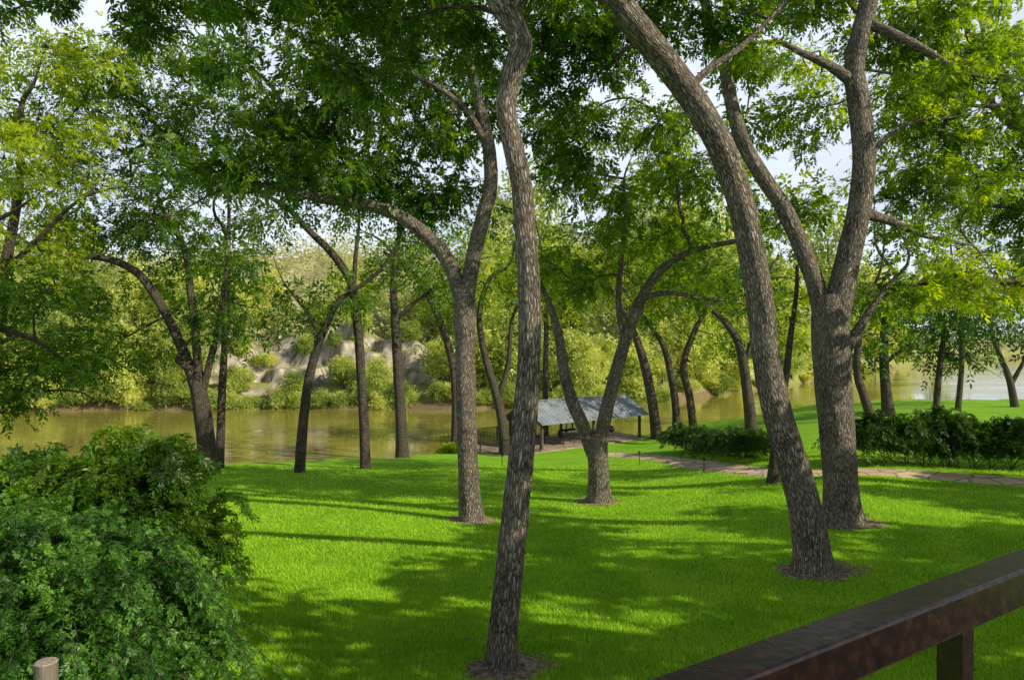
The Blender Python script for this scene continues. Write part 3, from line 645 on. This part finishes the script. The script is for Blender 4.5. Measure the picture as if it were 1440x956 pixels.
railing(pv(-4.4, 5.4, 0), pv(-.5, 5.4, 0), 'black bar railing at the back left of the patio, by the water', 1.4)
railing(pv(-4.4, -.45, 0), pv(-4.4, 5.25, 0), 'black bar railing closing the left end of the patio', 1.4)
railing(pv(.5, 5.4, 0), pv(12.4, 5.4, 0), 'black bar railing along the river side behind the pavilion')
for lab, (px, row) in [('thin black path light on the lawn in front of the pavilion', (899, 652)), ('thin black path light at the bend of the flagstone path', (990, 665)), ('thin black path light between the nearest trunk and the patio', (706, 655))]:
    y = hitY(px, row); b = np.array([(px-CX)/F*y, y, gz((px-CX)/F*y, y)]); root = thing('path_light', lab, 'garden light', b)
    mb = MB(); mb.cyl(b-Z3*.05, b+Z3*.62, .022, n=8); mb.build('stake', M_BLACK, root)
    mb = MB(); mb.lathe(b+Z3*.6, [(.035, 0), (.05, .08), (.13, .1), (.02, .16)], 12); mb.build('lamp_head', M_BLACK, root)

# ------------------------------------------------------------------ log post at lower left
b = at(64, 930, 4.1); gb = gz(b[0], b[1]); top = at(64, 929, 4.1)[2]
root = thing('log_fence_post', 'cut log post in front of the feathery shrub, lower left corner', 'post', (b[0], b[1], gb))
mb = MB(); mb.cyl((b[0], b[1], gb-.1), (b[0]+.004, b[1], top-.006), .068, .062, 20); mb.build('log', M_LOG, root)
mb = MB(); mb.cyl((b[0]+.004, b[1], top-.006), (b[0]+.004, b[1], top), .062, .057, 20); mb.build('cut_end', M_LOGEND, root)

# ------------------------------------------------------------------ deck with rusty rail
RL = np.array([.194, 1.008, 0]); RD = nrm(np.array([1.62, 1., 0])); RN = np.array([RD[1], -RD[0], 0])
def rp(t, off, d): q = RL+RD*t+RN*off; return np.array([q[0], q[1], ZC-d])
DKD = 1.6
mb = MB(); mb.obox(rp(1.0, 1.45, DKD+.1), RD*3.2, RN*1.6, Z3*.1); o = mb.build('deck', M_DECK, None, .01); o['kind'] = 'structure'
root = thing('deck_railing', 'rusty brown steel railing of the deck, lower right corner', 'railing', rp(1.0, .04, DKD))
mb = MB(); mb.obox(rp(1.0, .039, .5+.04), RD*3.1, RN*.039, Z3*.04); mb.build('top_rail', M_RUST, root, .007)
mb = MB(); mb.obox(rp(1.0, .039, 1.45), RD*3.1, RN*.025, Z3*.025); mb.build('bottom_rail', M_RUST, root, .004)
for t in (-2.0, -.6, .82, 2.3, 3.8):
    mb = MB(); mb.obox(rp(t, .039, (.582+DKD)/2), RD*.025, RN*.025, Z3*(DKD-.582)/2); mb.build('post', M_RUST, root, .003)
for t, of in ((-2, .3), (4, .3), (-2, 2.8), (4, 2.8)):
    p = rp(t, of, DKD+.2); mb = MB(); g_ = gz(p[0], p[1]); mb.obox((p[0], p[1], (p[2]-.003+g_)/2-.1), RD*.08, RN*.08, Z3*((p[2]-.003-g_)/2+.1)); o = mb.build('deck_post', M_POST, None); o['kind'] = 'structure'

# ------------------------------------------------------------------ far bank
def far_mesh(seed, h, w):
    r = np.random.default_rng(seed); n = 40
    d = nrm(r.normal(0, 1, (n, 3)))*r.uniform(.2, 1, (n, 1))**.5; C = d*[w, w*.8, h*.44]*r.uniform(.7, 1.25, (n, 1))+[0, 0, h*.52]
    per = 90; ci = np.repeat(np.arange(n), per); off = r.normal(0, 1, (n*per, 3))*[.09*w+.25, .09*w+.25, .07*w+.15]*r.uniform(.6, 1.4, (n, 1))[ci]
    V, Q = leaves(C[ci]+off, off+r.normal(0, .4, off.shape), .85, 1, .3); c = np.array([[0, 0, -.5], [.2, 0, h*.3], [.1, .1, h*.75]])
    return (V, Q), tube(catmull(c, .8), np.linspace(.22, .06, len(catmull(c, .8))), 7)
protos = []
for k_, (h, w_) in enumerate(((9, 3.6), (6.5, 3.8), (14, 4.4))): protos.append([far_mesh(50+k_+7*v, h, w_) for v in range(2)])
flab = ['tall pale green tree on the far river bank', 'low rounded bush at the waterline of the far river bank', 'very tall sunlit tree on the far river bank']
flist = []
for uu in np.arange(-.98, .56, .028): flist.append((uu+random.uniform(-.01, .01), 1, random.uniform(1.5, 3.5), random.uniform(.3, .62) if -.48 < uu < -.1 else random.uniform(.3, .8)))
for uu in np.arange(-.98, .6, .04):
    if -.47 < uu < -.12 and random.random() < .55: continue
    flist.append((uu+random.uniform(-.02, .02), 0, random.uniform(4, 8), random.uniform(.45, .78) if -.47 < uu < -.12 else random.uniform(.6, 1.4)))
for uu in (-.45, -.40, -.36, -.30, -.26, -.22, -.15): flist.append((uu, 1, random.uniform(12, 17), random.uniform(.3, .6)))
for uu in np.arange(-.98, .62, .045):
    bl = -.46 < uu < -.14
    flist.append((uu+random.uniform(-.02, .02), 2, random.uniform(18, 32) if bl else random.uniform(14, 30), random.uniform(.6, .95) if bl else random.uniform(.8, 1.6)*(1.4 if uu > 0 else 1)))
first = {}
for ii, (uu, kd, off, sc) in enumerate(flist):
    y = float(np.interp(uu, FU, FV))+off; x = uu*y; sc *= (y/100)**.4; vr = ii % 2
    loc = (x, y, gz(x, y)-.2)
    r = thing(['river_tree', 'river_bush', 'river_tree'][kd], flab[kd], ['tree', 'bush', 'tree'][kd], loc, ['trees on the far river bank', 'bushes along the far waterline', 'tall trees above the far river bank'][kd])
    r.rotation_euler = (random.uniform(-.1, .1), random.uniform(-.1, .1), random.uniform(0, 6.28)); r.scale = (sc*random.uniform(.8, 1.2), sc*random.uniform(.8, 1.2), sc*random.uniform(.8, 1.25))
    if (kd, vr) not in first:
        lv, tr = protos[kd][vr]
        a_ = mesh_np('crown', lv[0], lv[1], L_FAR, r); b_ = mesh_np('trunk', tr[0], tr[1], BARKD, r, True, tr[2]); first[(kd, vr)] = (a_, b_)
    else:
        for ch in first[(kd, vr)]:
            c_ = ch.copy(); COL.objects.link(c_); c_.parent = r
n = 2600; u = rng.uniform(-1.1, 1.0, n); y = np.interp(u, FU, FV)+18+125*rng.uniform(0, 1, n)**.9; x = u*y; z = ZC-depth(x, y)
per = 34; C = np.stack([x, y, z+2.4], -1); ci = np.repeat(np.arange(n), per); off = rng.normal(0, 1, (n*per, 3))*[1.7, 1.7, 1.7]*rng.uniform(.6, 1.5, (n, 1))[ci]
V, Q = leaves(C[ci]+off, off+rng.normal(0, .5, off.shape), 2.2, 0, .4)
o = mesh_np('woodland', V, Q, L_HILL); tag(o, 'scrubby sunlit woodland covering the hill beyond the river', 'woodland', None, 'stuff')

# ------------------------------------------------------------------ light, sky, camera
EL = math.radians(33); hx, hy = nrm(np.array([.90, -.44]))
sd = np.array([hx*math.cos(EL), hy*math.cos(EL), math.sin(EL)])
sun = bpy.data.lights.new('sun', 'SUN'); sun.energy = 5.0; sun.angle = math.radians(.5); sun.color = (1, .93, .74)
so = bpy.data.objects.new('sun', sun); COL.objects.link(so); so.rotation_euler = Vector(-sd).to_track_quat('-Z', 'Y').to_euler(); so.location = (30, -20, 60)
w = bpy.data.worlds.new('World'); S.world = w; w.use_nodes = True; nt = w.node_tree; nt.nodes.clear()
sky = nt.nodes.new('ShaderNodeTexSky'); sky.sky_type = 'NISHITA'; sky.sun_disc = False; sky.sun_elevation = EL; sky.sun_rotation = math.atan2(hx, hy)
tc = N(nt, 'ShaderNodeTexCoord'); mp = N(nt, 'ShaderNodeMapping'); mp.inputs['Scale'].default_value = (1, 1, 2.2); nt.links.new(tc.outputs['Generated'], mp.inputs['Vector'])
no = N(nt, 'ShaderNodeTexNoise', Scale=2.6, Detail=6.0); nt.links.new(mp.outputs[0], no.inputs['Vector'])
f = ramp(nt, no.outputs[0], [(.36, (.66, .66, .66)), (.60, (1, 1, 1))])
sz = N(nt, 'ShaderNodeSeparateXYZ'); nt.links.new(tc.outputs['Generated'], sz.inputs[0])
hz = ramp(nt, sz.outputs[2], [(.42, (1, 1, 1)), (.58, (.0, .0, .0))])      # haze and thin cloud low in the sky, clear blue overhead
f = math_(nt, 'MULTIPLY', f, hz)
mx = N(nt, 'ShaderNodeMix', data_type='RGBA'); nt.links.new(f, mx.inputs[0]); nt.links.new(sky.outputs[0], mx.inputs[6]); mx.inputs[7].default_value = (11.6, 12.8, 14.6, 1)
bg = N(nt, 'ShaderNodeBackground', Strength=.082); nt.links.new(mx.outputs[2], bg.inputs[0])
ow = nt.nodes.new('ShaderNodeOutputWorld'); nt.links.new(bg.outputs[0], ow.inputs[0])
cam = bpy.data.cameras.new('camera'); cam.lens = 24; cam.sensor_width = 36; cam.clip_end = 6000; cam.clip_start = .05
co = bpy.data.objects.new('camera', cam); COL.objects.link(co); co.location = (0, 0, ZC); co.rotation_euler = (math.radians(90), 0, 0); S.camera = co
S.view_settings.view_transform = 'Standard'; S.view_settings.look = 'None'; S.view_settings.exposure = 0
